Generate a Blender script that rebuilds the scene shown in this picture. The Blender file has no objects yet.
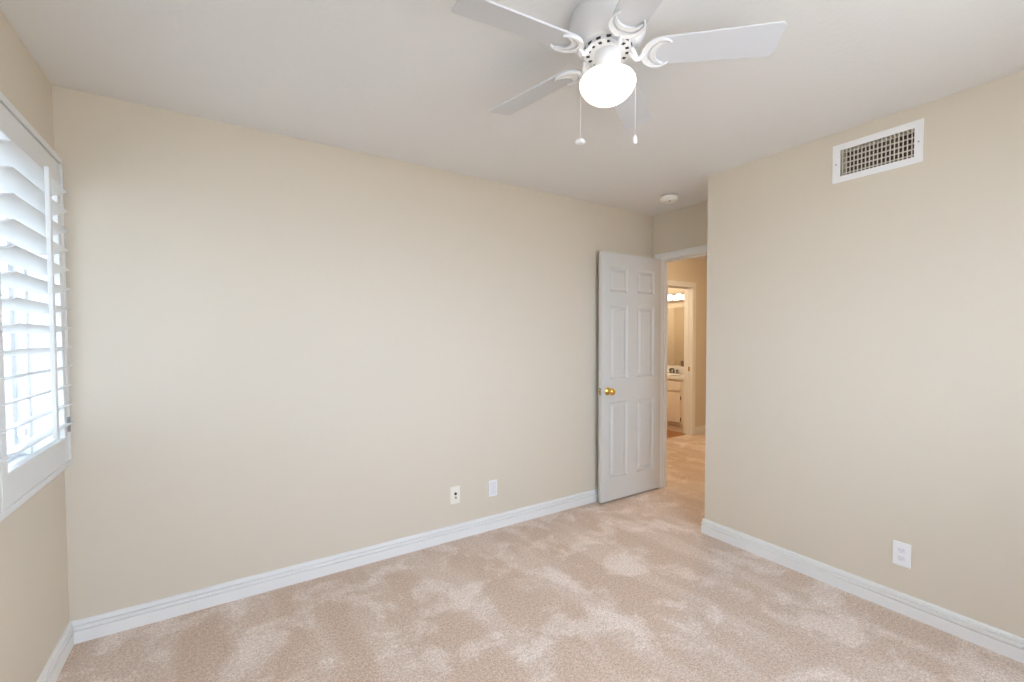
import bpy, bmesh, math, random
from mathutils import Vector, Matrix
random.seed(7)
S = bpy.context.scene
COL = S.collection
PI = math.pi

# ------------------------------------------------------------------ camera
F_PX, YAW, PITCH, ROLL, CAM_H = 444.9, 0.573, 0.0291, -0.0031, 1.3515
fw = Vector((math.sin(YAW)*math.cos(PITCH), math.cos(YAW)*math.cos(PITCH), -math.sin(PITCH)))
rt = Vector((math.cos(YAW), -math.sin(YAW), 0)); up = rt.cross(fw)
r2 = rt*math.cos(ROLL) + up*math.sin(ROLL); u2 = -rt*math.sin(ROLL) + up*math.cos(ROLL)
cd = bpy.data.cameras.new('camera'); cam = bpy.data.objects.new('camera', cd); COL.objects.link(cam)
cd.sensor_width = 36; cd.lens = 36*F_PX/1024; cd.shift_y = 9.86/1024
cd.clip_start = 0.05
cam.matrix_world = Matrix(((r2.x, u2.x, -fw.x, 0), (r2.y, u2.y, -fw.y, 0), (r2.z, u2.z, -fw.z, CAM_H), (0, 0, 0, 1)))
S.camera = cam

# ------------------------------------------------------------------ world and exposure
SKY = 12.0
GLOBE = 1.5
BULB = 2.6
HALL_FILL = 90.0
BATH_FILL = 85.0
w = bpy.data.worlds.new('sky'); S.world = w; w.use_nodes = True
nt = w.node_tree; nt.nodes.clear()
tc = nt.nodes.new('ShaderNodeTexCoord'); sp = nt.nodes.new('ShaderNodeSeparateXYZ')
rp = nt.nodes.new('ShaderNodeValToRGB'); bg = nt.nodes.new('ShaderNodeBackground'); wo = nt.nodes.new('ShaderNodeOutputWorld')
mp = nt.nodes.new('ShaderNodeMapRange'); mp.inputs[1].default_value = -1; mp.inputs[2].default_value = 1
nt.links.new(tc.outputs['Generated'], sp.inputs[0]); nt.links.new(sp.outputs[2], mp.inputs[0]); nt.links.new(mp.outputs[0], rp.inputs[0])
e = rp.color_ramp.elements
e[0].position = 0.40; e[0].color = (0.45, 0.455, 0.48, 1)      # bright ground and stucco outside
e[1].position = 0.56; e[1].color = (0.84, 0.99, 1.26, 1)       # hazy white sky
nt.links.new(rp.outputs[0], bg.inputs[0]); bg.inputs[1].default_value = SKY
nt.links.new(bg.outputs[0], wo.inputs[0])
S.view_settings.view_transform = 'Standard'; S.view_settings.look = 'None'
S.view_settings.gamma = 1; S.view_settings.use_curve_mapping = False
S.view_settings.exposure = 0.10
S.cycles.max_bounces = 14; S.cycles.diffuse_bounces = 10; S.cycles.transparent_max_bounces = 12
S.cycles.use_denoising = True; S.cycles.caustics_reflective = False; S.cycles.caustics_refractive = False
S.cycles.sample_clamp_indirect = 6

# ------------------------------------------------------------------ room numbers (metres)
X0, X1, X2 = -0.602, 3.25, 2.763      # window wall, door wall, right wall
Y0, YE, YS = 2.694, 1.834, -0.47      # back wall, end of right wall, wall behind the camera
H = 2.44
YH, TH, TD = 3.80, 0.12, 0.085                   # far hall wall
WY0, WY1, WZ0, WZ1 = 1.315, 2.625, 0.845, 2.078   # opening of the window

# ------------------------------------------------------------------ materials
def mat(name, col, rough=0.5, metal=0.0, bump=None, spec=0.5, vary=None):
    m = bpy.data.materials.new(name); m.use_nodes = True
    n = m.node_tree; b = n.nodes['Principled BSDF']
    b.inputs['Base Color'].default_value = (*col, 1); b.inputs['Roughness'].default_value = rough
    b.inputs['Metallic'].default_value = metal; b.inputs['Specular IOR Level'].default_value = spec
    g = n.nodes.new('ShaderNodeNewGeometry')
    if bump:
        no = n.nodes.new('ShaderNodeTexNoise'); no.inputs['Scale'].default_value = bump[0]; no.inputs['Detail'].default_value = 4
        bp = n.nodes.new('ShaderNodeBump'); bp.inputs['Strength'].default_value = bump[1]; bp.inputs['Distance'].default_value = bump[2]
        n.links.new(g.outputs['Position'], no.inputs['Vector']); n.links.new(no.outputs['Fac'], bp.inputs['Height'])
        n.links.new(bp.outputs['Normal'], b.inputs['Normal'])
    if vary:
        no2 = n.nodes.new('ShaderNodeTexNoise'); no2.inputs['Scale'].default_value = vary[0]; no2.inputs['Detail'].default_value = 3
        mx = n.nodes.new('ShaderNodeMix'); mx.data_type = 'RGBA'
        mx.inputs['A'].default_value = (*col, 1); mx.inputs['B'].default_value = (*vary[1], 1)
        n.links.new(g.outputs['Position'], no2.inputs['Vector']); n.links.new(no2.outputs['Fac'], mx.inputs['Factor'])
        n.links.new(mx.outputs['Result'], b.inputs['Base Color'])
    return m

def emit(name, col, strength):
    m = bpy.data.materials.new(name); m.use_nodes = True; n = m.node_tree
    b = n.nodes['Principled BSDF']; b.inputs['Base Color'].default_value = (0.9, 0.88, 0.85, 1); b.inputs['Roughness'].default_value = 0.25
    b.inputs['Emission Color'].default_value = (*col, 1); b.inputs['Emission Strength'].default_value = strength
    return m

def glass_mat():
    m = bpy.data.materials.new('window_glass'); m.use_nodes = True; n = m.node_tree; n.nodes.clear()
    t = n.nodes.new('ShaderNodeBsdfTransparent'); t.inputs[0].default_value = (0.97, 0.98, 0.97, 1)
    g = n.nodes.new('ShaderNodeBsdfGlossy'); g.inputs['Roughness'].default_value = 0.02
    x = n.nodes.new('ShaderNodeMixShader'); x.inputs[0].default_value = 0.05; o = n.nodes.new('ShaderNodeOutputMaterial')
    n.links.new(t.outputs[0], x.inputs[1]); n.links.new(g.outputs[0], x.inputs[2]); n.links.new(x.outputs[0], o.inputs[0])
    return m

def carpet_mat():
    m = bpy.data.materials.new('cut_pile_carpet'); m.use_nodes = True; n = m.node_tree; L = n.links.new
    b = n.nodes['Principled BSDF']; b.inputs['Roughness'].default_value = 0.95; b.inputs['Specular IOR Level'].default_value = 0.1
    b.inputs['Sheen Weight'].default_value = 0.15; b.inputs['Sheen Roughness'].default_value = 0.5
    g = n.nodes.new('ShaderNodeNewGeometry')
    def noise(scale, detail, rough=0.5, dist=0.0, stretch=None):
        t = n.nodes.new('ShaderNodeTexNoise'); t.inputs['Scale'].default_value = scale; t.inputs['Detail'].default_value = detail
        t.inputs['Roughness'].default_value = rough; t.inputs['Distortion'].default_value = dist
        if stretch:
            q = n.nodes.new('ShaderNodeMapping'); q.inputs['Scale'].default_value = stretch[0]; q.inputs['Rotation'].default_value = (0, 0, stretch[1])
            L(g.outputs['Position'], q.inputs['Vector']); L(q.outputs[0], t.inputs['Vector'])
        else: L(g.outputs['Position'], t.inputs['Vector'])
        return t.outputs['Fac']
    def ramp(f, a, c):
        r = n.nodes.new('ShaderNodeMapRange'); r.interpolation_type = 'SMOOTHSTEP'
        r.inputs[1].default_value = a; r.inputs[2].default_value = c; L(f, r.inputs[0]); return r.outputs[0]
    def math_(op, a, c):
        r = n.nodes.new('ShaderNodeMath'); r.operation = op
        for i, v in enumerate((a, c)):
            if isinstance(v, float): r.inputs[i].default_value = v
            else: L(v, r.inputs[i])
        return r.outputs[0]
    def mix(f, a, c):
        r = n.nodes.new('ShaderNodeMix'); r.data_type = 'RGBA'; L(f, r.inputs['Factor'])
        for k, v in (('A', a), ('B', c)):
            if isinstance(v, tuple): r.inputs[k].default_value = (*v, 1)
            else: L(v, r.inputs[k])
        return r.outputs['Result']
    patch = ramp(noise(3.6, 9, 0.64, 0.4), 0.475, 0.615)                    # pile brushed the other way
    lane = ramp(noise(1.6, 3, 0.5, 0.2, ((3.0, 0.7, 1), 0.5)), 0.45, 0.62) # tracks of the vacuum cleaner
    lean = math_('ADD', math_('MULTIPLY', patch, 0.58), math_('MULTIPLY', lane, 0.30))
    base = mix(lean, CARPET_DARK, CARPET_LIGHT)
    tuft = ramp(noise(150, 2, 0.75), 0.30, 0.70)
    fleck = ramp(noise(70, 3, 0.75), 0.32, 0.68)
    mott = math_('ADD', math_('MULTIPLY', tuft, 0.62), math_('MULTIPLY', fleck, 0.38))
    sc = n.nodes.new('ShaderNodeMapRange'); L(mott, sc.inputs[0]); sc.inputs[3].default_value = 0.62; sc.inputs[4].default_value = 1.36
    hs = n.nodes.new('ShaderNodeHueSaturation'); L(base, hs.inputs['Color']); L(sc.outputs[0], hs.inputs['Value'])
    L(hs.outputs[0], b.inputs['Base Color'])
    bp = n.nodes.new('ShaderNodeBump'); bp.inputs['Strength'].default_value = 0.5; bp.inputs['Distance'].default_value = 0.006
    L(mott, bp.inputs['Height']); L(bp.outputs[0], b.inputs['Normal'])
    return m

CARPET_DARK, CARPET_LIGHT = (0.60, 0.458, 0.355), (0.81, 0.705, 0.63)
WALL = mat('beige_wall_paint', (0.665, 0.597, 0.492), 0.55, bump=(90, 0.12, 0.002), spec=0.35)
CEIL = mat('white_ceiling_paint', (0.77, 0.77, 0.765), 0.8, bump=(45, 0.35, 0.004), spec=0.2)
TRIM = mat('white_trim_paint', (0.80, 0.80, 0.785), 0.35)
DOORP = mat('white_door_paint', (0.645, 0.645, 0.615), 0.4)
SHUT = mat('white_shutter_paint', (0.74, 0.75, 0.74), 0.32)
VINYL = mat('white_vinyl', (0.8, 0.81, 0.82), 0.4)
GLASS = glass_mat()
CARPET = carpet_mat()
WOODFL = mat('wood_floor', (0.36, 0.17, 0.06), 0.35, vary=(14, (0.24, 0.10, 0.035)))
BATHW = mat('cream_bathroom_paint', (0.80, 0.72, 0.58), 0.5)
FANW = mat('white_fan_enamel', (0.78, 0.79, 0.81), 0.3)
BLADE = mat('white_fan_blade', (0.62, 0.635, 0.665), 0.35)
DARK = mat('dark_slot', (0.03, 0.03, 0.03), 0.7)
DUCT = mat('dark_duct', (0.16, 0.13, 0.10), 0.8)
GRILL = mat('beige_grille_enamel', (0.66, 0.61, 0.53), 0.45)
PLATEW = mat('white_plate_plastic', (0.84, 0.84, 0.84), 0.35)
PLATEL = mat('lavender_grey_plastic', (0.74, 0.74, 0.77), 0.4)
PLATEF = mat('white_receptacle_plastic', (0.78, 0.78, 0.81), 0.4)
PLATEC = mat('cream_plate_plastic', (0.84, 0.80, 0.71), 0.35)
GREYP = mat('grey_metal_jack', (0.35, 0.34, 0.33), 0.4, 0.6)
SCREW = mat('screw_metal', (0.5, 0.5, 0.5), 0.35, 0.8)
BRASS = mat('polished_brass', (0.80, 0.56, 0.14), 0.18, 1.0)
STEEL = mat('grey_steel', (0.32, 0.33, 0.34), 0.35, 0.9)
SLOTG = mat('shadowed_slot_grey', (0.42, 0.42, 0.44), 0.6)
CHROME = mat('chrome', (0.62, 0.62, 0.63), 0.12, 1.0)
TUMB = mat('brown_ceramic', (0.22, 0.15, 0.10), 0.35)
FAUCET = mat('dark_chrome', (0.34, 0.33, 0.33), 0.22, 0.9)
MIRROR = mat('mirror_silver', (0.86, 0.86, 0.84), 0.02, 1.0)
CABW = mat('cream_cabinet_paint', (0.80, 0.72, 0.62), 0.4)
COUNT = mat('white_cultured_marble', (0.88, 0.86, 0.82), 0.15, vary=(9, (0.82, 0.80, 0.76)))
BRONZE = mat('dark_bronze', (0.10, 0.07, 0.05), 0.35, 0.6)
SMOKE = mat('ivory_plastic', (0.82, 0.80, 0.74), 0.45)
SMOKEB = mat('dark_tan_base', (0.42, 0.37, 0.30), 0.5)
RUBBER = mat('white_rubber', (0.85, 0.85, 0.84), 0.6)
GLOBEM = emit('lit_opal_glass', (1.0, 0.90, 0.76), GLOBE)
BULBM = emit('lit_bulb_glass', (1.0, 0.88, 0.74), BULB)

# ------------------------------------------------------------------ helpers
def tag(o, label=None, cat=None, group=None, kind=None):
    if label: o['label'] = label
    if cat: o['category'] = cat
    if group: o['group'] = group
    if kind: o['kind'] = kind
    return o

def empty(name, loc=(0, 0, 0)):
    o = bpy.data.objects.new(name, None); COL.objects.link(o); o.location = loc; o.empty_display_size = 0.1
    return o

class MB:
    """collects shapes, then links them as ONE mesh object (world coordinates; the parent's place is subtracted)"""
    def __init__(s): s.b = bmesh.new()
    def box(s, lo, hi):
        lo, hi = Vector(lo), Vector(hi)
        v = [s.b.verts.new((x, y, z)) for z in (lo.z, hi.z) for y in (lo.y, hi.y) for x in (lo.x, hi.x)]
        for f in ((0, 2, 3, 1), (4, 5, 7, 6), (0, 1, 5, 4), (2, 6, 7, 3), (0, 4, 6, 2), (1, 3, 7, 5)): s.b.faces.new([v[i] for i in f])
        return s
    def lathe(s, prof, c=(0, 0, 0), axis='Z', seg=40, cap=True):
        c = Vector(c); rings = []
        for r, h in prof:
            ring = []
            for i in range(seg):
                a = 2*PI*i/seg; x, y = r*math.cos(a), r*math.sin(a)
                p = {'Z': (x, y, h), 'Y': (x, h, y), 'X': (h, x, y)}[axis]
                ring.append(s.b.verts.new(c + Vector(p)))
            rings.append(ring)
        for a, d in zip(rings, rings[1:]):
            for i in range(seg):
                j = (i+1) % seg; s.b.faces.new((a[i], a[j], d[j], d[i]))
        if cap:
            for ring in (rings[0], rings[-1]): s.b.faces.new(ring)
        return s
    def tube(s, pts, r, seg=10):
        pts = [Vector(p) for p in pts]; rs = r if isinstance(r, (list, tuple)) else [r]*len(pts); rings = []
        ref = None
        for i, p in enumerate(pts):
            t = (pts[min(i+1, len(pts)-1)] - pts[max(i-1, 0)]).normalized()
            if ref is None: ref = Vector((0, 0, 1)) if abs(t.z) < 0.9 else Vector((1, 0, 0))
            n = (ref - t*ref.dot(t)).normalized(); ref = n; b = t.cross(n)
            rings.append([s.b.verts.new(p + (n*math.cos(2*PI*k/seg) + b*math.sin(2*PI*k/seg))*rs[i]) for k in range(seg)])
        for a, d in zip(rings, rings[1:]):
            for k in range(seg):
                j = (k+1) % seg; s.b.faces.new((a[k], a[j], d[j], d[k]))
        s.b.faces.new(rings[0]); s.b.faces.new(rings[-1]); return s
    def prism(s, poly, vec):
        """poly: 3D points of a flat face, pushed along vec"""
        vec = Vector(vec); a = [s.b.verts.new(Vector(p)) for p in poly]; d = [s.b.verts.new(Vector(p)+vec) for p in poly]
        s.b.faces.new(a); s.b.faces.new(d[::-1])
        for i in range(len(a)):
            j = (i+1) % len(a); s.b.faces.new((a[i], a[j], d[j], d[i]))
        return s
    def build(s, name, m, parent=None, bevel=0.0, smooth=False, seg=2):
        bmesh.ops.recalc_face_normals(s.b, faces=s.b.faces)
        me = bpy.data.meshes.new(name); s.b.to_mesh(me); s.b.free(); me.materials.append(m)
        o = bpy.data.objects.new(name, me); COL.objects.link(o)
        if parent is not None:
            o.parent = parent
            q = parent; off = Vector((0, 0, 0))
            while q is not None: off += q.location; q = q.parent
            me.transform(Matrix.Translation(-off))
        if smooth:
            for p in me.polygons: p.use_smooth = True
            me.set_sharp_from_angle(angle=math.radians(38))
        if bevel:
            md = o.modifiers.new('bevel', 'BEVEL'); md.width = bevel; md.segments = seg; md.limit_method = 'ANGLE'; md.angle_limit = math.radians(40)
            md.harden_normals = True
            for p in me.polygons: p.use_smooth = True
        return o

def wall(name, label, lo, hi, m, axis, holes=()):
    """slab with rectangular holes (a0, a1, z0, z1) along the other horizontal axis"""
    mb = MB(); k = 1 - axis
    cuts = sorted({lo[k], hi[k], *[h[0] for h in holes], *[h[1] for h in holes]})
    for a, b in zip(cuts, cuts[1:]):
        mid = (a+b)/2; zs = [lo[2], hi[2]]
        for h in holes:
            if h[0] < mid < h[1]: zs += [max(h[2], lo[2]), h[3]]
        zs = sorted(zs)
        for z0, z1 in zip(zs[::2], zs[1::2]):
            if z1 - z0 < 1e-5: continue
            l, u = [0, 0, z0], [0, 0, z1]; l[axis], u[axis] = lo[axis], hi[axis]; l[k], u[k] = a, b
            mb.box(l, u)
    bmesh.ops.remove_doubles(mb.b, verts=mb.b.verts, dist=1e-5)
    dup = {}
    for f in mb.b.faces: dup.setdefault(tuple(sorted(v.index for v in f.verts)), []).append(f)
    mb.b.verts.index_update(); dup = {}
    for f in mb.b.faces: dup.setdefault(tuple(sorted(v.index for v in f.verts)), []).append(f)
    bmesh.ops.delete(mb.b, geom=[f for fs in dup.values() if len(fs) > 1 for f in fs], context='FACES')
    return tag(mb.build(name, m), label, 'wall', kind='structure')

# ------------------------------------------------------------------ shell
VY0, VY1, VZ0, VZ1 = 0.758, 1.060, 2.202, 2.338            # duct opening behind the vent
XB = 5.93                                                  # bathroom mirror wall
BX0, BX1, BZ = 4.62, 5.388, 2.045                           # bathroom doorway
DY0, DY1, DZ = 1.885, 2.602, 2.047                         # bedroom doorway
wall('wall_left', 'beige wall with the shuttered window', (X0-0.15, YS-0.12, 0), (X0, Y0+0.12, H), WALL, 0, [(WY0, WY1, WZ0, WZ1)])
wall('wall_back', 'long beige wall behind the open door', (X0, Y0, 0), (X1, Y0+0.12, H), WALL, 1)
wall('wall_right', 'beige wall carrying the air vent', (X2, YS, 0), (X2+0.12, YE, H), WALL, 0, [(VY0, VY1, VZ0, VZ1)])
wall('wall_entry', 'short beige return wall beside the doorway', (X2+0.12, YE-0.12, 0), (X1, YE, H), WALL, 1)
wall('wall_door', 'beige wall above the bedroom doorway', (X1, 1.2, 0), (X1+TD, YH, H), WALL, 0, [(DY0, DY1+0.018, 0, DZ)])
wall('wall_front', 'beige wall behind the viewer with an added daylight window', (X0, YS-0.12, 0), (X2+0.12, YS, H), WALL, 1, [(0.05, 2.05, 0.95, 2.30)])
wall('wall_hall_end', 'tan hall wall with the bathroom doorway', (X1+TD, YH, 0), (6.4, YH+TH, H), WALL, 1, [(BX0, BX1+0.018, 0, BZ)])
wall('wall_hall_right', 'tan wall along the far side of the hall', (6.3, 1.2, 0), (6.4, YH, H), WALL, 0)
wall('wall_hall_front', 'tan wall closing the near end of the hall', (X1, 1.08, 0), (6.4, 1.2, H), WALL, 1)
wall('wall_bathroom_right', 'cream bathroom wall behind the vanity mirror', (XB, YH+TH, 0), (XB+0.12, 5.7, H), BATHW, 0)
wall('wall_bathroom_left', 'cream bathroom wall opposite the vanity', (4.2, YH+TH, 0), (4.32, 5.7, H), BATHW, 0)
wall('wall_bathroom_back', 'cream wall at the back of the bathroom', (4.2, 5.7, 0), (XB+0.12, 5.82, H), BATHW, 1)
tag(MB().box((X0-0.15, YS-0.12, H), (6.4, 5.82, H+0.1)).build('ceiling', CEIL), 'white lightly textured ceiling', 'ceiling', kind='structure')
fl = MB(); fl.box((X0-0.15, YS-0.12, -0.1), (6.4, YH+0.05, 0))
tag(fl.build('floor', CARPET), 'beige cut pile carpet with lighter brushed patches', 'carpet floor', kind='structure')
tag(MB().box((4.2, YH+0.05, -0.1), (XB+0.12, 5.82, 0)).build('floor_bathroom', WOODFL), 'brown wood floor inside the bathroom', 'wood floor', kind='structure')

# baseboards: stepped profile swept with mitred corners
PROF = [(0, 0), (0.016, 0), (0.016, 0.0535), (0.0050, 0.0545), (0.0050, 0.0610), (0.0155, 0.0620), (0.0155, 0.0750), (0.0040, 0.0760), (0.0040, 0.0820), (0.0115, 0.0835), (0.0105, 0.094), (0.007, 0.0995), (0, 0.0995)]
def baseboards(path, side, names):
    P = [Vector(p) for p in path]; n = len(P); rings = []
    nrm = []
    for a, b in zip(P, P[1:]):
        d = (b-a).normalized(); nrm.append(Vector((d.y, -d.x))*side)
    for i, p in enumerate(P):
        if i == 0: m = nrm[0]
        elif i == n-1: m = nrm[-1]
        else: m = (nrm[i-1]+nrm[i]) / (1+nrm[i-1].dot(nrm[i]))
        rings.append([Vector((p.x+m.x*d, p.y+m.y*d, z)) for d, z in PROF])
    for i, (nm, lb) in enumerate(names):
        mb = MB(); a = [mb.b.verts.new(v) for v in rings[i]]; b = [mb.b.verts.new(v) for v in rings[i+1]]
        k = len(a)
        for j in range(k): mb.b.faces.new((a[j], a[(j+1) % k], b[(j+1) % k], b[j]))
        mb.b.faces.new(a); mb.b.faces.new(b[::-1])
        tag(mb.build(nm, TRIM), lb, 'baseboard', kind='structure')
baseboards([(X0, YS), (X0, Y0), (X1, Y0)], 1, [('baseboard_left', 'white baseboard below the shuttered window'), ('baseboard_back', 'white stepped baseboard along the long beige wall')])
baseboards([(X2, YS), (X2, YE), (X1-0.016, YE)], -1, [('baseboard_right', 'white stepped baseboard under the air vent wall'), ('baseboard_entry', 'white baseboard on the short return by the doorway')])
baseboards([(5.464, YH), (6.3, YH)], 1, [('baseboard_hall', 'white baseboard on the hall wall beyond the doorway')])

# door frames
def frame_parts(name, label, lo_a, hi_a, z, axis, face, depth, sign, cas=0.055, gap=0.005, lo_cas=None):
    """jamb lining + casing of a doorway. axis: wall normal axis; face: coordinate of the face the camera sees; depth: wall thickness behind it"""
    root = empty(name, (0, 0, 0)); tag(root, label, 'door frame', kind='structure')
    def bx(mb, a0, a1, n0, n1, z0, z1):
        l, u = [0, 0, z0], [0, 0, z1]; l[axis], u[axis] = min(n0, n1), max(n0, n1); l[1-axis], u[1-axis] = a0, a1; mb.box(l, u)
    j = MB(); t = 0.018
    bx(j, lo_a, lo_a+t, face-0.002*sign, face+depth*sign, 0, z); bx(j, hi_a-t, hi_a, face-0.002*sign, face+depth*sign, 0, z)
    bx(j, lo_a+t, hi_a-t, face-0.002*sign, face+depth*sign, z-t, z); j.build('jamb', TRIM, root, 0.002)
    s = MB()
    bx(s, lo_a+t, lo_a+t+0.01, face+0.045*sign, face+0.08*sign, 0, z-t); bx(s, hi_a-t-0.01, hi_a-t, face+0.045*sign, face+0.08*sign, 0, z-t)
    bx(s, lo_a+t+0.01, hi_a-t-0.01, face+0.045*sign, face+0.08*sign, z-t-0.01, z-t); s.build('door_stop_strip', TRIM, root, 0.002)
    lc = cas if lo_cas is None else lo_cas
    for nm in ('casing',):
        c = MB(); i0 = t-gap
        bx(c, lo_a+i0-lc, lo_a+i0, face-0.015*sign, face, 0, z-i0); bx(c, hi_a-i0, hi_a-i0+cas, face-0.015*sign, face, 0, z-i0)
        bx(c, lo_a+i0-lc, hi_a-i0+cas, face-0.015*sign, face, z-i0, z-i0+cas)
        bx(c, lo_a+i0-lc+0.008, hi_a-i0+cas-0.008, face-0.019*sign, face-0.015*sign, z-i0+cas-0.022, z-i0+cas-0.006)
        c.build('casing', TRIM, root, 0.004)
    return root
t1 = frame_parts('trim_1', 'white casing around the bedroom doorway', DY0, DY1+0.018, DZ, 0, X1, TD, 1, cas=0.055, lo_cas=0.05)
t2 = frame_parts('trim_2', 'white casing around the bathroom doorway', BX0, BX1+0.018, BZ, 1, YH, TH, 1, cas=0.070)
sp_ = MB().box((BX1-0.0015, YH+0.025, 0.885), (BX1+0.0005, YH+0.055, 0.945)); tag(sp_.build('strike_plate', BRASS, t2), 'brass strike plate')

# ------------------------------------------------------------------ bedroom door (open, nearly parallel to the back wall)
DX0, DX1, DF, DT, DB, DTOP = 2.532, 3.247, 2.600, 0.035, 0.014, 2.040
door = empty('door_1', (DX1, DF+DT/2, 0)); tag(door, 'white six panel door standing open by the back wall', 'door', kind='structure')
def six_panel():
    mb = MB(); b = mb.b
    cols = [(2.622, 2.834), (2.945, 3.160)]; rows = [(0.195, 0.824), (1.012, 1.615), (1.725, 1.927)]
    xs = sorted([DX0, DX1] + [v for c in cols for v in c]); zs = sorted([DB, DTOP] + [v for r in rows for v in r])
    for y, s in ((DF, 1), (DF+DT, -1)):
        for xa, xb in zip(xs, xs[1:]):
            for za, zb in zip(zs, zs[1:]):
                ispan = (xa, xb) in cols and (za, zb) in rows
                def ring(i, d): return [b.verts.new(p) for p in ((xa+i, y+s*d, za+i), (xb-i, y+s*d, za+i), (xb-i, y+s*d, zb-i), (xa+i, y+s*d, zb-i))]
                if not ispan: b.faces.new(ring(0, 0)); continue
                rs = [ring(0, 0), ring(0.005, 0.0030), ring(0.014, 0.0125), ring(0.022, 0.0135), ring(0.026, 0.0125), ring(0.046, 0.0035)]
                for r0, r1 in zip(rs, rs[1:]):
                    for k in range(4): b.faces.new((r0[k], r0[(k+1) % 4], r1[(k+1) % 4], r1[k]))
                b.faces.new(rs[-1])
    for x in (DX0, DX1):
        for za, zb in zip(zs, zs[1:]): b.faces.new([b.verts.new(p) for p in ((x, DF, za), (x, DF+DT, za), (x, DF+DT, zb), (x, DF, zb))])
    for z in (DB, DTOP):
        for xa, xb in zip(xs, xs[1:]): b.faces.new([b.verts.new(p) for p in ((xa, DF, z), (xb, DF, z), (xb, DF+DT, z), (xa, DF+DT, z))])
    bmesh.ops.remove_doubles(b, verts=b.verts, dist=1e-5)
    return mb
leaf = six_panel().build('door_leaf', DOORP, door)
KX, KZ = 2.598, 0.918
kp = [(0.0, 0.0), (0.032, 0.0), (0.033, 0.004), (0.029, 0.010), (0.018, 0.014), (0.0125, 0.018), (0.0120, 0.032), (0.018, 0.037), (0.0255, 0.043), (0.0285, 0.051), (0.0275, 0.060), (0.021, 0.067), (0.010, 0.0705), (0.0, 0.071)]
tag(MB().lathe([(r, -h) for r, h in kp], (KX, DF, KZ), 'Y', 32, False).build('knob', BRASS, door, smooth=True), 'round polished brass knob')
kp2 = [(r, h*0.62 if h > 0.02 else h) for r, h in kp]
MB().lathe([(r, min(h, 0.052)) for r, h in kp2], (KX, DF+DT, KZ), 'Y', 32, False).build('knob', BRASS, door, smooth=True)
lp = MB().box((DX0-0.002, DF+0.006, KZ-0.029), (DX0+0.0005, DF+0.029, KZ+0.029)).build('latch_plate', STEEL, door)
MB().prism([(DX0-0.002, DF+0.011, KZ-0.009), (DX0-0.012, DF+0.022, KZ-0.009), (DX0-0.002, DF+0.024, KZ-0.009)], (0, 0, 0.018)).build('latch_bolt', BRASS, lp)
for hz in (0.25, 1.05, 1.83):
    h_ = MB(); h_.lathe([(0.0055, hz-0.045), (0.0055, hz+0.045)], (X1-0.012, DF+DT+0.008, 0), 'Z', 12); h_.build('hinge', BRASS, door, smooth=True)

# spring door stop on the back baseboard
ds = empty('door_stop', (2.520, Y0-0.016, 0.066)); tag(ds, 'small white spring door stop on the baseboard by the door', 'door stop')
MB().lathe([(0.0, 0), (0.010, 0), (0.010, -0.003), (0.006, -0.005), (0.0, -0.005)], (2.520, Y0-0.016, 0.066), 'Y', 16, False).build('base', VINYL, ds, smooth=True)
MB().tube([(2.520+0.0048*math.cos(i*0.7), Y0-0.020-i*0.0004, 0.066+0.0048*math.sin(i*0.7)) for i in range(60)], 0.0014, 6).build('spring', VINYL, ds, smooth=True)
MB().lathe([(0.0, 0), (0.0085, 0), (0.0095, -0.006), (0.008, -0.011), (0.0, -0.012)], (2.520, Y0-0.043, 0.066), 'Y', 16, False).build('tip', RUBBER, ds, smooth=True)

# ------------------------------------------------------------------ window in the left wall
win = empty('window_1', (X0-0.11, (WY0+WY1)/2, WZ0)); tag(win, 'white vinyl sliding window behind the shutters', 'window', kind='structure')
def rect_frame(mb, x0, x1, ya, yb, za, zb, t):
    mb.box((x0, ya, za), (x1, yb, za+t)); mb.box((x0, ya, zb-t), (x1, yb, zb)); mb.box((x0, ya, za+t), (x1, ya+t, zb-t)); mb.box((x0, yb-t, za+t), (x1, yb, zb-t))
m_ = MB(); rect_frame(m_, X0-0.145, X0-0.075, WY0, WY1, WZ0, WZ1, 0.035); m_.build('window_frame', VINYL, win, 0.004)
ym = (WY0+WY1)/2
m_ = MB(); m_.box((X0-0.075, WY0, WZ0), (X0-0.001, WY1, WZ0+0.012)); m_.box((X0-0.075, WY0, WZ1-0.012), (X0-0.001, WY1, WZ1))
m_.box((X0-0.075, WY0, WZ0+0.012), (X0-0.001, WY0+0.012, WZ1-0.012)); m_.box((X0-0.075, WY1-0.012, WZ0+0.012), (X0-0.001, WY1, WZ1-0.012)); m_.build('reveal_lining', TRIM, win)
for ya, yb, xa in ((WY0+0.035, ym+0.02, X0-0.105), (ym-0.02, WY1-0.035, X0-0.135)):
    q = MB(); rect_frame(q, xa, xa+0.026, ya, yb, WZ0+0.036, WZ1-0.036, 0.04); sash = q.build('sash', VINYL, win, 0.003)
    MB().box((xa+0.011, ya+0.035, WZ0+0.07), (xa+0.015, yb-0.035, WZ1-0.07)).build('pane', GLASS, sash)
MB().box((X0-0.10, WY1-0.075, WZ0+0.12), (X0-0.078, WY1-0.05, WZ0+0.145)).build('window_latch', VINYL, win, 0.003)

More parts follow.
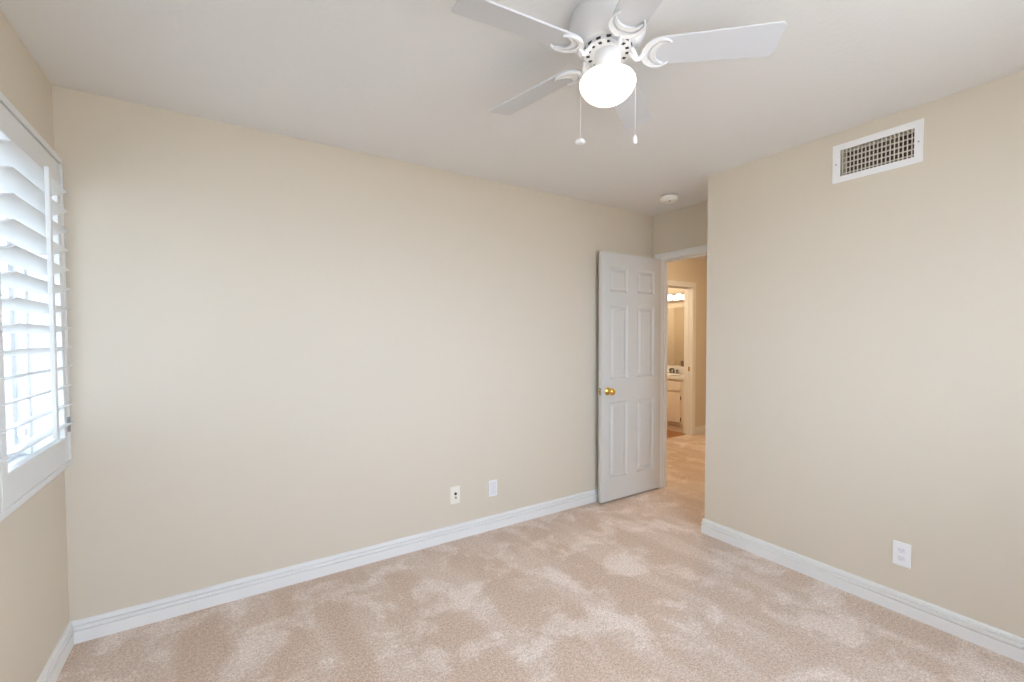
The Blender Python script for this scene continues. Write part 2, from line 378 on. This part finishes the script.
# plantation shutter over the window
FX = X0+0.03                                            # front plane of the shutter frame
SY = [1.290, 1.316, 1.957, 1.961, 2.646, 2.672]
shut = empty('plantation_shutter', (X0, 1.975, 0.805)); tag(shut, 'white plantation shutter with tilted louvers covering the window', 'shutter')
m_ = MB()
m_.box((X0, SY[0], 0.805), (FX, SY[5], 0.829)); m_.box((X0, SY[0], 2.100), (FX, SY[5], 2.126))
m_.box((X0, SY[0], 0.829), (FX, SY[1], 2.100)); m_.box((X0, SY[4], 0.829), (FX, SY[5], 2.100)); m_.build('shutter_frame', SHUT, shut, 0.004)
PX0, PX1 = X0+0.0005, X0+0.0275                          # thickness of a panel
def panel(ya, yb, hinge_y):
    p = MB(); st = 0.046
    p.box((PX0, ya+st, 0.8295), (PX1, yb-st, 0.935)); p.box((PX0, ya+st, 2.003), (PX1, yb-st, 2.092))
    p.box((PX0, ya, 0.8295), (PX1, ya+st, 2.092)); p.box((PX0, yb-st, 0.8295), (PX1, yb, 2.092))
    o = p.build('shutter_panel', SHUT, shut, 0.0025)
    tl = math.radians(17); xc = (PX0+PX1)/2; first = None; wd, th = 0.0480, 0.0055
    for k in range(13):
        zc = 1.9525 - 0.0806*k
        if first is None:
            l = MB(); prof = []
            for i in range(20):
                a = 2*PI*i/20; u = wd*math.cos(a); v = th*math.sin(a)*(0.55+0.45*abs(math.sin(a)))
                prof.append((xc + u*math.cos(tl) - v*math.sin(tl), ya+st+0.002, zc + u*math.sin(tl) + v*math.cos(tl)))
            l.prism(prof, (0, yb-ya-2*st-0.004, 0)); first = l.build('louver', SHUT, o, smooth=True)
        else:
            c = first.copy(); COL.objects.link(c); c.parent = o; c.location = (0, 0, -0.0806*k)
    xt = xc + wd*math.cos(tl); yc = (ya+yb)/2; zt = wd*math.sin(tl)
    MB().box((xt-0.001, yc-0.001, 0.980), (xt+0.013, yc+0.024, 1.9525+zt+0.018)).build('tilt_rod', SHUT, o, 0.003)
    for hz, hm in ((0.985, STEEL), (2.045, SHUT)):
        h_ = MB(); h_.lathe([(0.0045, hz-0.032), (0.0045, hz+0.032)], (PX1+0.003, hinge_y, 0), 'Z', 12)
        h_.box((PX1, hinge_y-0.013, hz-0.03), (PX1+0.0016, hinge_y+0.013, hz+0.03)); hg = h_.build('hinge', hm, o)
        if hm is STEEL: tag(hg, 'grey metal hinge')
    return o
panel(1.961, 2.643, 2.6445)
panel(1.318, 1.957, 1.317)

# unseen window added behind the viewer to light the room
added_win = empty('added_window_2', (1.05, YS-0.06, 0.95)); tag(added_win, 'white framed window added behind the viewer for daylight', 'window', kind='structure')
def frame_y(mb, y0, y1, xa, xb, za, zb, t):
    mb.box((xa, y0, za), (xb, y1, za+t)); mb.box((xa, y0, zb-t), (xb, y1, zb)); mb.box((xa, y0, za+t), (xa+t, y1, zb-t)); mb.box((xb-t, y0, za+t), (xb, y1, zb-t))
m_ = MB(); frame_y(m_, YS-0.11, YS-0.05, 0.05, 2.05, 0.95, 2.30, 0.035); m_.build('window_frame', VINYL, added_win, 0.004)
for xa, xb, ya in ((0.085, 1.07, YS-0.10), (1.03, 2.015, YS-0.075)):
    q = MB(); frame_y(q, ya, ya+0.022, xa, xb, 0.986, 2.264, 0.04); sash = q.build('sash', VINYL, added_win, 0.003)
    MB().box((xa+0.035, ya+0.009, 1.02), (xb-0.035, ya+0.013, 2.23)).build('pane', GLASS, sash)

# ------------------------------------------------------------------ ceiling fan
HX, HY, BLZ, GZ = 1.108, 1.114, 2.306, 2.209
fan = empty('ceiling_fan', (HX, HY, H)); tag(fan, 'white five blade ceiling fan with lit round globe', 'ceiling fan')
c0 = (HX, HY, 0)
MB().lathe([(0.0, 2.44), (0.118, 2.44), (0.121, 2.436), (0.124, 2.425), (0.1285, 2.415), (0.1285, 2.408), (0.1245, 2.400), (0.126, 2.392), (0.125, 2.375), (0.119, 2.355), (0.110, 2.340), (0.097, 2.328), (0.0, 2.328)], c0, 'Z', 56, False).build('motor_housing', FANW, fan, smooth=True)
fly = MB().lathe([(0.0, 2.328), (0.080, 2.328), (0.080, 2.314), (0.0, 2.314)], c0, 'Z', 40, False).build('flywheel', FANW, fan, smooth=True)
slots = MB()
for k in range(15):
    a = 2*PI*(k+0.5)/15; ca, sa = math.cos(a), math.sin(a)
    slots.prism([(HX+ca*r-sa*t, HY+sa*r+ca*t, 2.3125) for r, t in ((0.060, -0.0045), (0.071, -0.0055), (0.071, 0.0055), (0.060, 0.0045))], (0, 0, 0.003))
    slots.prism([(HX+ca*r-sa*t, HY+sa*r+ca*t, 2.317) for r, t in ((0.079, -0.0075), (0.0812, -0.0075), (0.0812, 0.0075), (0.079, 0.0075))], (0, 0, 0.008))
tag(slots.build('vent_slots', DARK, fly), 'dark vent slots')
MB().lathe([(0.0, 2.314), (0.041, 2.314), (0.0435, 2.309), (0.0435, 2.258), (0.041, 2.254), (0.0, 2.254)], c0, 'Z', 40, False).build('switch_housing', FANW, fan, smooth=True)
MB().lathe([(0.0, 2.256), (0.046, 2.256), (0.048, 2.252), (0.048, 2.243), (0.0, 2.243)], c0, 'Z', 40, False).build('globe_fitter', FANW, fan, smooth=True)
gp = [(0.042, 2.247), (0.047, 2.245), (0.060, 2.243), (0.076, 2.238), (0.087, 2.230), (0.0935, 2.220), (0.0945, 2.211), (0.091, 2.199), (0.083, 2.185), (0.071, 2.172), (0.055, 2.161), (0.036, 2.154), (0.018, 2.1515), (0.0, 2.151)]
tag(MB().lathe(gp, c0, 'Z', 56, False).build('globe', GLOBEM, fan, smooth=True), 'lit white opal glass globe')

def blade_pt(r, s, h, a, ph=math.radians(-12.5)):
    """r along the blade, s across, h down from the blade's plane"""
    ex, ey = math.cos(a), math.sin(a)
    cw, sw = math.cos(ph), math.sin(ph)
    x = HX + ex*r + (-ey)*(s*cw - h*-sw*0); y = HY + ey*r + ex*(s*cw)
    z = BLZ + s*sw + h*cw
    return Vector((x - (-ey)*h*sw, y - ex*h*sw, z))
def outline_blade():
    pts = []
    for i in range(9):                                   # rounded root
        t = PI/2 + PI*i/8; pts.append((0.166 + 0.050*math.cos(t), 0.0525*math.sin(t)))
    def corner(cx, cy, a0, a1, r):
        for i in range(5):
            t = a0 + (a1-a0)*i/4; pts.append((cx + r*math.cos(t), cy + r*math.sin(t)))
    corner(0.540-0.018, -0.0625+0.018, -PI/2, 0, 0.018); corner(0.540-0.018, 0.0625-0.018, 0, PI/2, 0.018)
    return pts
def crescent(c, R, c2, R2, n=14):
    """outer arc of circle (c,R) and inner arc of circle (c2,R2), open towards +r; matching point lists"""
    d = c2-c; x = (d*d + R*R - R2*R2)/(2*d); y = math.sqrt(max(R*R-x*x, 1e-8))
    ao = math.atan2(y, x); ai = math.atan2(y, x-d)
    out = [(c+R*math.cos(ao+(2*PI-2*ao)*i/n), R*math.sin(ao+(2*PI-2*ao)*i/n)) for i in range(n+1)]
    inn = [(c2+R2*math.cos(ai+(2*PI-2*ai)*i/n), R2*math.sin(ai+(2*PI-2*ai)*i/n)) for i in range(n+1)]
    return out, inn
for k in range(5):
    a = math.radians(318.2 + 72*k)
    bl = MB(); o_ = outline_blade()
    A = [bl.b.verts.new(blade_pt(r, s, 0.003, a)) for r, s in o_]; B = [bl.b.verts.new(blade_pt(r, s, -0.003, a)) for r, s in o_]
    bl.b.faces.new(A); bl.b.faces.new(B[::-1])
    for i in range(len(A)):
        j = (i+1) % len(A); bl.b.faces.new((A[i], A[j], B[j], B[i]))
    blade = bl.build('blade', BLADE, fan)
    ir = MB()
    def plate(out, inn, h0, h1):
        o0 = [ir.b.verts.new(blade_pt(r, s, h0, a)) for r, s in out]; o1 = [ir.b.verts.new(blade_pt(r, s, h1, a)) for r, s in out]
        i0 = [ir.b.verts.new(blade_pt(r, s, h0, a)) for r, s in inn]; i1 = [ir.b.verts.new(blade_pt(r, s, h1, a)) for r, s in inn]
        for q in range(len(out)-1):
            ir.b.faces.new((o0[q], o0[q+1], i0[q+1], i0[q])); ir.b.faces.new((o1[q], o1[q+1], i1[q+1], i1[q]))
            ir.b.faces.new((o0[q], o0[q+1], o1[q+1], o1[q])); ir.b.faces.new((i0[q], i0[q+1], i1[q+1], i1[q]))
        for q in (0, -1): ir.b.faces.new((o0[q], o1[q], i1[q], i0[q]))
    # outer band round the root, and a smaller moon inside it: the cut-out between shows the blade
    out, inn = crescent(0.165, 0.0545, 0.176, 0.0475); plate(out, inn, -0.003, -0.011)
    out2, inn2 = crescent(0.181, 0.0430, 0.199, 0.0450); plate(out2, inn2, -0.003, -0.009)
    # raised bead along both edges
    for lst, rr in ((out, 0.0025), (inn2, 0.0025)):
        ir.tube([blade_pt(r, s, -0.010, a) for r, s in lst], rr, 6)
    # curling arm from the flywheel to the plate
    ex, ey = math.cos(a), math.sin(a)
    arm = [(0.074, 2.313), (0.082, 2.304), (0.088, 2.291), (0.096, 2.284), (0.102, 2.284), (0.108, 2.290), (0.114, 2.2965), (0.122, 2.297)]
    ir.tube([(HX+ex*r, HY+ey*r, z) for r, z in arm], [0.008, 0.008, 0.0075, 0.007, 0.007, 0.0075, 0.008, 0.007], 10)
    for s in (-0.02, 0.02):
        ir.tube([Vector((HX+ex*0.078-ey*s, HY+ey*0.078+ex*s, 2.312)), Vector((HX+ex*0.090-ey*s*0.5, HY+ey*0.090+ex*s*0.5, 2.296)), Vector((HX+ex*0.098, HY+ey*0.098, 2.286))], 0.006, 8)
    ir.build('blade_iron', FANW, blade, smooth=True)
vd = Vector((HX, HY)).normalized(); ld = Vector((vd.y, -vd.x))     # away from the viewer, to the right of the viewer
for sgn, zb, lab in ((-1, 2.046, 'oval'), (1, 2.035, 'slim')):
    e_ = ld*(0.094*sgn) + vd*0.045
    px, py = HX+e_.x, HY+e_.y; ux, uy = e_.normalized()
    ch = MB(); ch.tube([(HX+ux*0.042, HY+uy*0.042, 2.285), (HX+ux*0.065, HY+uy*0.065, 2.283), (HX+ux*0.092, HY+uy*0.092, 2.274), (px, py, 2.255), (px, py, zb+0.010)], 0.0008, 6)
    co = ch.build('pull_chain', FANW, fan, smooth=True)
    pp = [(0.0, 0.013), (0.003, 0.011), (0.014, 0.006), (0.0185, 0.0), (0.014, -0.006), (0.0, -0.008)] if sgn < 0 else [(0.0, 0.018), (0.003, 0.015), (0.0065, 0.006), (0.008, -0.004), (0.006, -0.012), (0.0, -0.014)]
    MB().lathe([(r, zb+h) for r, h in pp], (px, py, 0), 'Z', 20, False).build('pull_knob', PLATEW, co, smooth=True)

# ------------------------------------------------------------------ smoke detector
sx, sy = 2.890, 2.245
sd = empty('smoke_detector', (sx, sy, H)); tag(sd, 'round ivory smoke detector on the ceiling near the doorway', 'smoke detector')
MB().lathe([(0.0, 0), (0.063, 0), (0.063, -0.012), (0.0, -0.012)], (sx, sy, H), 'Z', 36, False).build('base_plate', SMOKEB, sd, smooth=True)  # base toned darker than the cover
MB().lathe([(0.0, -0.012), (0.067, -0.012), (0.067, -0.032), (0.058, -0.043), (0.046, -0.047), (0.044, -0.044), (0.030, -0.044), (0.028, -0.047), (0.0, -0.048)], (sx, sy, H), 'Z', 36, False).build('cover', SMOKE, sd, smooth=True)
MB().lathe([(0.0, -0.047), (0.010, -0.047), (0.010, -0.050), (0.0, -0.0505)], (sx-0.02, sy-0.02, H), 'Z', 16, False).build('test_button', GREYP, sd, smooth=True)

# ------------------------------------------------------------------ air vent
vt = empty('air_vent', (X2, 0.909, 2.27)); tag(vt, 'white wall register with beige grille high on the right wall', 'air vent')
m_ = MB(); xa, xb = X2-0.007, X2-0.0002
m_.box((xa, 0.726, 2.171), (xb, 1.095, VZ0)); m_.box((xa, 0.726, VZ1), (xb, 1.095, 2.370)); m_.box((xa, 0.726, VZ0), (xb, VY0, VZ1)); m_.box((xa, VY1, VZ0), (xb, 1.095, VZ1))
bmesh.ops.remove_doubles(m_.b, verts=m_.b.verts, dist=1e-5); m_.build('frame', PLATEW, vt)
m_ = MB()
for i in range(18):
    y = VY0 + 0.010 + (VY1-VY0-0.020)*i/17; m_.box((X2-0.004, y-0.0018, VZ0), (X2+0.003, y+0.0018, VZ1))
for i in range(5):
    z = VZ0 + (VZ1-VZ0)*(i+0.5)/5; m_.box((X2+0.002, VY0, z-0.0025), (X2+0.012, VY1, z+0.0025))
m_.build('grille', GRILL, vt)
m_ = MB(); m_.box((X2+0.060, VY0, VZ0), (X2+0.064, VY1, VZ1)); m_.build('damper', DUCT, vt)
for y in (0.742, 1.078): MB().lathe([(0.0, 0.0), (0.0045, 0.0), (0.004, -0.002), (0.0, -0.0025)], (X2-0.007, y, 2.268), 'X', 12, False).build('screw', SCREW, vt, smooth=True)

# ------------------------------------------------------------------ wall plates
def plate(mb, c, w_, h_, axis):
    if axis == 'Y': mb.box((c[0]-w_/2, Y0-0.006, c[2]-h_/2), (c[0]+w_/2, Y0, c[2]+h_/2))
    else: mb.box((X2-0.006, c[1]-w_/2, c[2]-h_/2), (X2, c[1]+w_/2, c[2]+h_/2))
    return mb
cx, cz = 1.279, 0.300
cp = empty('cable_plate', (cx, Y0, cz)); tag(cp, 'cream wall plate with a dark jack above a grey jack, low on the long wall', 'wall plate')
plate(MB(), (cx, Y0, cz), 0.072, 0.117, 'Y').build('plate', PLATEC, cp, 0.003)
MB().lathe([(0.0, 0), (0.0095, 0), (0.0095, -0.004), (0.0, -0.004)], (cx+0.001, Y0-0.006, cz+0.009), 'Y', 20, False).build('jack', DARK, cp)
MB().lathe([(0.0, 0), (0.0075, 0), (0.0065, -0.007), (0.0, -0.007)], (cx+0.002, Y0-0.006, cz-0.017), 'Y', 20, False).build('jack', GREYP, cp)
for dz in (-0.042, 0.042): MB().lathe([(0.0, 0), (0.0032, 0), (0.0025, -0.0015), (0.0, -0.0018)], (cx, Y0-0.006, cz+dz), 'Y', 10, False).build('screw', PLATEC, cp)
cx, cz = 1.572, 0.292
bp_ = empty('decorator_plate', (cx, Y0, cz)); tag(bp_, 'white wall plate with a pale grey blank insert, nearer the door', 'wall plate')
plate(MB(), (cx, Y0, cz), 0.070, 0.114, 'Y').build('plate', PLATEW, bp_, 0.003)
MB().box((cx-0.024, Y0-0.0075, cz-0.046), (cx+0.024, Y0-0.006, cz+0.046)).build('insert', PLATEL, bp_, 0.001)
cy_, cz = 0.771, 0.289
ol = empty('power_outlet', (X2, cy_, cz)); tag(ol, 'white duplex power outlet low on the right wall', 'outlet')
plate(MB(), (X2, cy_, cz), 0.071, 0.117, 'X').build('plate', PLATEW, ol, 0.003)
for dz in (-0.0195, 0.0195):
    q = MB(); pts = []
    for i in range(24):
        a = 2*PI*i/24; pts.append((X2-0.006, cy_+max(-0.0165, min(0.0165, 0.0185*math.cos(a))), cz+dz+max(-0.0135, min(0.0135, 0.0185*math.sin(a)))))
    q.prism(pts, (-0.0018, 0, 0)); rc = q.build('receptacle', PLATEF, ol)
    s_ = MB()
    s_.box((X2-0.0082, cy_-0.0075, cz+dz-0.001), (X2-0.0077, cy_-0.0052, cz+dz+0.007)); s_.box((X2-0.0082, cy_+0.0052, cz+dz-0.001), (X2-0.0077, cy_+0.0075, cz+dz+0.007))
    s_.lathe([(0.0, -0.0004), (0.0024, -0.0004), (0.0024, 0.0), (0.0, 0.0)], (X2-0.0078, cy_, cz+dz-0.007), 'X', 12, False); s_.build('slots', SLOTG, rc)
MB().lathe([(0.0, 0), (0.0032, 0), (0.0025, -0.0015), (0.0, -0.0018)], (X2-0.006, cy_, cz), 'X', 10, False).build('screw', PLATEW, ol)

# ------------------------------------------------------------------ bathroom
VX, VYA, VYB = 5.415, YH+TH, 5.20
van = empty('vanity_cabinet', (VX, (VYA+VYB)/2, 0)); tag(van, 'cream painted vanity cabinet under the white bathroom counter', 'cabinet')
m_ = MB(); m_.box((VX, VYA+0.001, 0.10), (XB-0.001, VYB, 0.675)); m_.box((VX, VYA+0.001, 0.675), (VX+0.02, VYB, 0.757)); m_.build('body', CABW, van, 0.002)
MB().box((VX+0.022, VYA+0.001, 0.0), (XB-0.001, VYB, 0.10)).build('toe_kick', CABW, van)
def front(nm, ya, yb, za, zb):
    q = MB(); q.box((VX-0.018, ya, za), (VX, yb, zb)); o = q.build(nm, CABW, van, 0.006)
    return o
for ya, yb in ((3.985, 4.40), (4.44, 4.855)):
    front('drawer_front', ya, yb, 0.585, 0.715)
    d_ = front('door', ya, yb, 0.135, 0.555)
    MB().box((VX-0.0195, ya+0.05, 0.185), (VX-0.018, yb-0.05, 0.505)).build('raised_panel', CABW, d_, 0.001)
    for hz in (0.19, 0.49): MB().lathe([(0.006, hz-0.025), (0.006, hz+0.025)], (VX-0.010, ya-0.006, 0), 'Z', 10).build('hinge', BRONZE, d_)
ct = empty('vanity_counter', (VX, (VYA+VYB)/2, 0.757)); tag(ct, 'white bathroom countertop with backsplash and oval basin', 'countertop')
# slab with an oval basin pressed into it
m_ = MB(); b = m_.b; bxc, byc, ra, rb = 5.66, 4.42, 0.155, 0.21; N = 40
lo, hi = (VX-0.028, VYA+0.001), (XB-0.001, VYB+0.01)
def ray_rect(t):
    dx, dy = math.cos(t), math.sin(t)
    k = min(((hi[0]-bxc)/dx if dx > 1e-9 else (lo[0]-bxc)/dx if dx < -1e-9 else 9), ((hi[1]-byc)/dy if dy > 1e-9 else (lo[1]-byc)/dy if dy < -1e-9 else 9))
    return bxc+dx*k, byc+dy*k
ang = sorted([2*PI*i/N for i in range(N)] + [math.atan2(y-byc, x-bxc) % (2*PI) for x in (lo[0], hi[0]) for y in (lo[1], hi[1])])
top = [b.verts.new((*ray_rect(t), 0.797)) for t in ang]; bot = [b.verts.new((*ray_rect(t), 0.757)) for t in ang]
rings = [top, bot][:1]
for f, z in ((1.0, 0.797), (0.97, 0.790), (0.85, 0.740), (0.6, 0.700), (0.25, 0.685)): rings.append([b.verts.new((bxc+ra*f*math.cos(t), byc+rb*f*math.sin(t), z)) for t in ang])
n_ = len(ang)
for r0, r1 in zip(rings, rings[1:]):
    for i in range(n_): b.faces.new((r0[i], r0[(i+1) % n_], r1[(i+1) % n_], r1[i]))
b.faces.new(rings[-1])
for i in range(n_): b.faces.new((top[i], top[(i+1) % n_], bot[(i+1) % n_], bot[i]))
m_.build('counter_slab', COUNT, ct, smooth=True)
MB().box((XB-0.055, VYA+0.001, 0.797), (XB-0.001, VYB+0.01, 0.905)).build('backsplash', COUNT, ct, 0.003)
fy = byc
fa = MB().box((5.805, fy-0.085, 0.797), (5.855, fy+0.085, 0.808)).build('faucet', FAUCET, ct, 0.004); tag(fa, 'dark chrome two handle faucet')
MB().tube([(5.83, fy, 0.806), (5.83, fy, 0.845), (5.815, fy, 0.868), (5.78, fy, 0.872), (5.735, fy, 0.862), (5.720, fy, 0.850)], [0.016, 0.014, 0.013, 0.012, 0.011, 0.010], 12).build('spout', FAUCET, fa, smooth=True)
for s in (-0.062, 0.062):
    MB().lathe([(0.0, 0.806), (0.018, 0.806), (0.014, 0.820), (0.021, 0.8295), (0.022, 0.850), (0.014, 0.858), (0.0, 0.860)], (5.83, fy+s, 0), 'Z', 16, False).build('handle', FAUCET, fa, smooth=True)
tb = empty('stand_in_cup', (XB-0.028, 4.325, 0.905)); tag(tb, 'small dark tumbler on the bathroom backsplash ledge', 'stand_in_cup')  # cup stands in for an unidentified dark spot at the mirror
MB().lathe([(0.0, 0.905), (0.019, 0.905), (0.024, 0.985), (0.022, 0.985), (0.017, 0.909), (0.0, 0.909)], (XB-0.028, 4.325, 0), 'Z', 20, False).build('cup', TUMB, tb, smooth=True)
mr = MB().box((XB-0.006, VYA+0.03, 0.915), (XB-0.0005, VYB, 1.815)).build('bathroom_mirror', MIRROR); tag(mr, 'frameless mirror above the vanity counter', 'mirror')
vl = empty('vanity_light', (XB, 4.36, 1.97)); tag(vl, 'chrome light bar with round lit bulbs above the mirror', 'light fixture')
MB().box((XB-0.045, 4.08, 1.912), (XB-0.0005, 4.78, 2.028)).build('light_bar', CHROME, vl, 0.006)
for y in (4.16, 4.325, 4.49, 4.655):
    bprof = [(0.0, -0.050)] + [(0.050*math.sin(t), -0.050*math.cos(t)) for t in [PI*i/16 for i in range(1, 14)]] + [(0.018, 0.050), (0.016, 0.072)]
    MB().lathe(bprof, (XB-0.115, y, 1.97), 'X', 28, False).build('bulb', BULBM, vl, smooth=True)

# ------------------------------------------------------------------ unseen hall and bathroom lamps, added for fill light
hx, hy = 4.25, 2.66
hl = empty('hall_fill_light', (hx, hy, H)); tag(hl, 'round flush lamp added out of view to light the hall', 'ceiling lamp')  # added lamp, out of view, warms the hall
HALL_FILLM = emit('hall_fill_glow', (1.0, 0.78, 0.53), HALL_FILL)
MB().lathe([(0.0, 0), (0.16, 0), (0.165, -0.012), (0.155, -0.022), (0.0, -0.022)], (hx, hy, H), 'Z', 40, False).build('base', BRASS, hl, smooth=True)
MB().lathe([(0.150, -0.022), (0.148, -0.045), (0.130, -0.075), (0.095, -0.098), (0.05, -0.110), (0.0, -0.113)], (hx, hy, H), 'Z', 40, False).build('glass_dome', HALL_FILLM, hl, smooth=True)

bx, by = 4.70, 4.75
bl_ = empty('bathroom_fill_light', (bx, by, H)); tag(bl_, 'round flush lamp added out of view to light the bathroom', 'ceiling lamp')  # added lamp, out of view, brightens the bathroom
BATH_FILLM = emit('bathroom_fill_glow', (1.0, 0.82, 0.62), BATH_FILL)
MB().lathe([(0.0, 0), (0.13, 0), (0.135, -0.012), (0.125, -0.022), (0.0, -0.022)], (bx, by, H), 'Z', 40, False).build('base', CHROME, bl_, smooth=True)
MB().lathe([(0.120, -0.022), (0.118, -0.040), (0.104, -0.064), (0.076, -0.084), (0.04, -0.094), (0.0, -0.097)], (bx, by, H), 'Z', 40, False).build('glass_dome', BATH_FILLM, bl_, smooth=True)

# ------------------------------------------------------------------ added outdoor pieces that dim the light through the shutters
WALL_BLOCK = mat('grey_blocker_stucco', (0.34, 0.335, 0.325), 0.9, bump=(30, 0.5, 0.01))
tag(MB().box((-3.6, -3.0, -0.6), (-3.4, 8.0, 5.0)).build('exterior_sky_blocker', WALL_BLOCK), 'unseen stucco wall added to block sky light', 'outside light blocker', kind='structure')  # unseen wall added to cut sky light reaching the shutters

GROUND_BLOCK = mat('grey_blocker_ground', (0.52, 0.51, 0.49), 0.9, vary=(3, (0.46, 0.45, 0.43)))
tag(MB().box((-3.4, -3.0, -0.6), (X0-0.15, 8.0, -0.15)).build('exterior_ground_blocker', GROUND_BLOCK), 'unseen concrete ground added to dim light under the louvers', 'outside ground', kind='structure')  # unseen ground added to weaken light rising onto the louvers
tag(MB().box((X0-0.75, -3.0, 2.54), (X0-0.15, 8.0, 2.68)).build('exterior_eave_blocker', TRIM), 'unseen eave added to block high sky light', 'roof eave', kind='structure')  # unseen eave added to cut steep sky light at this window
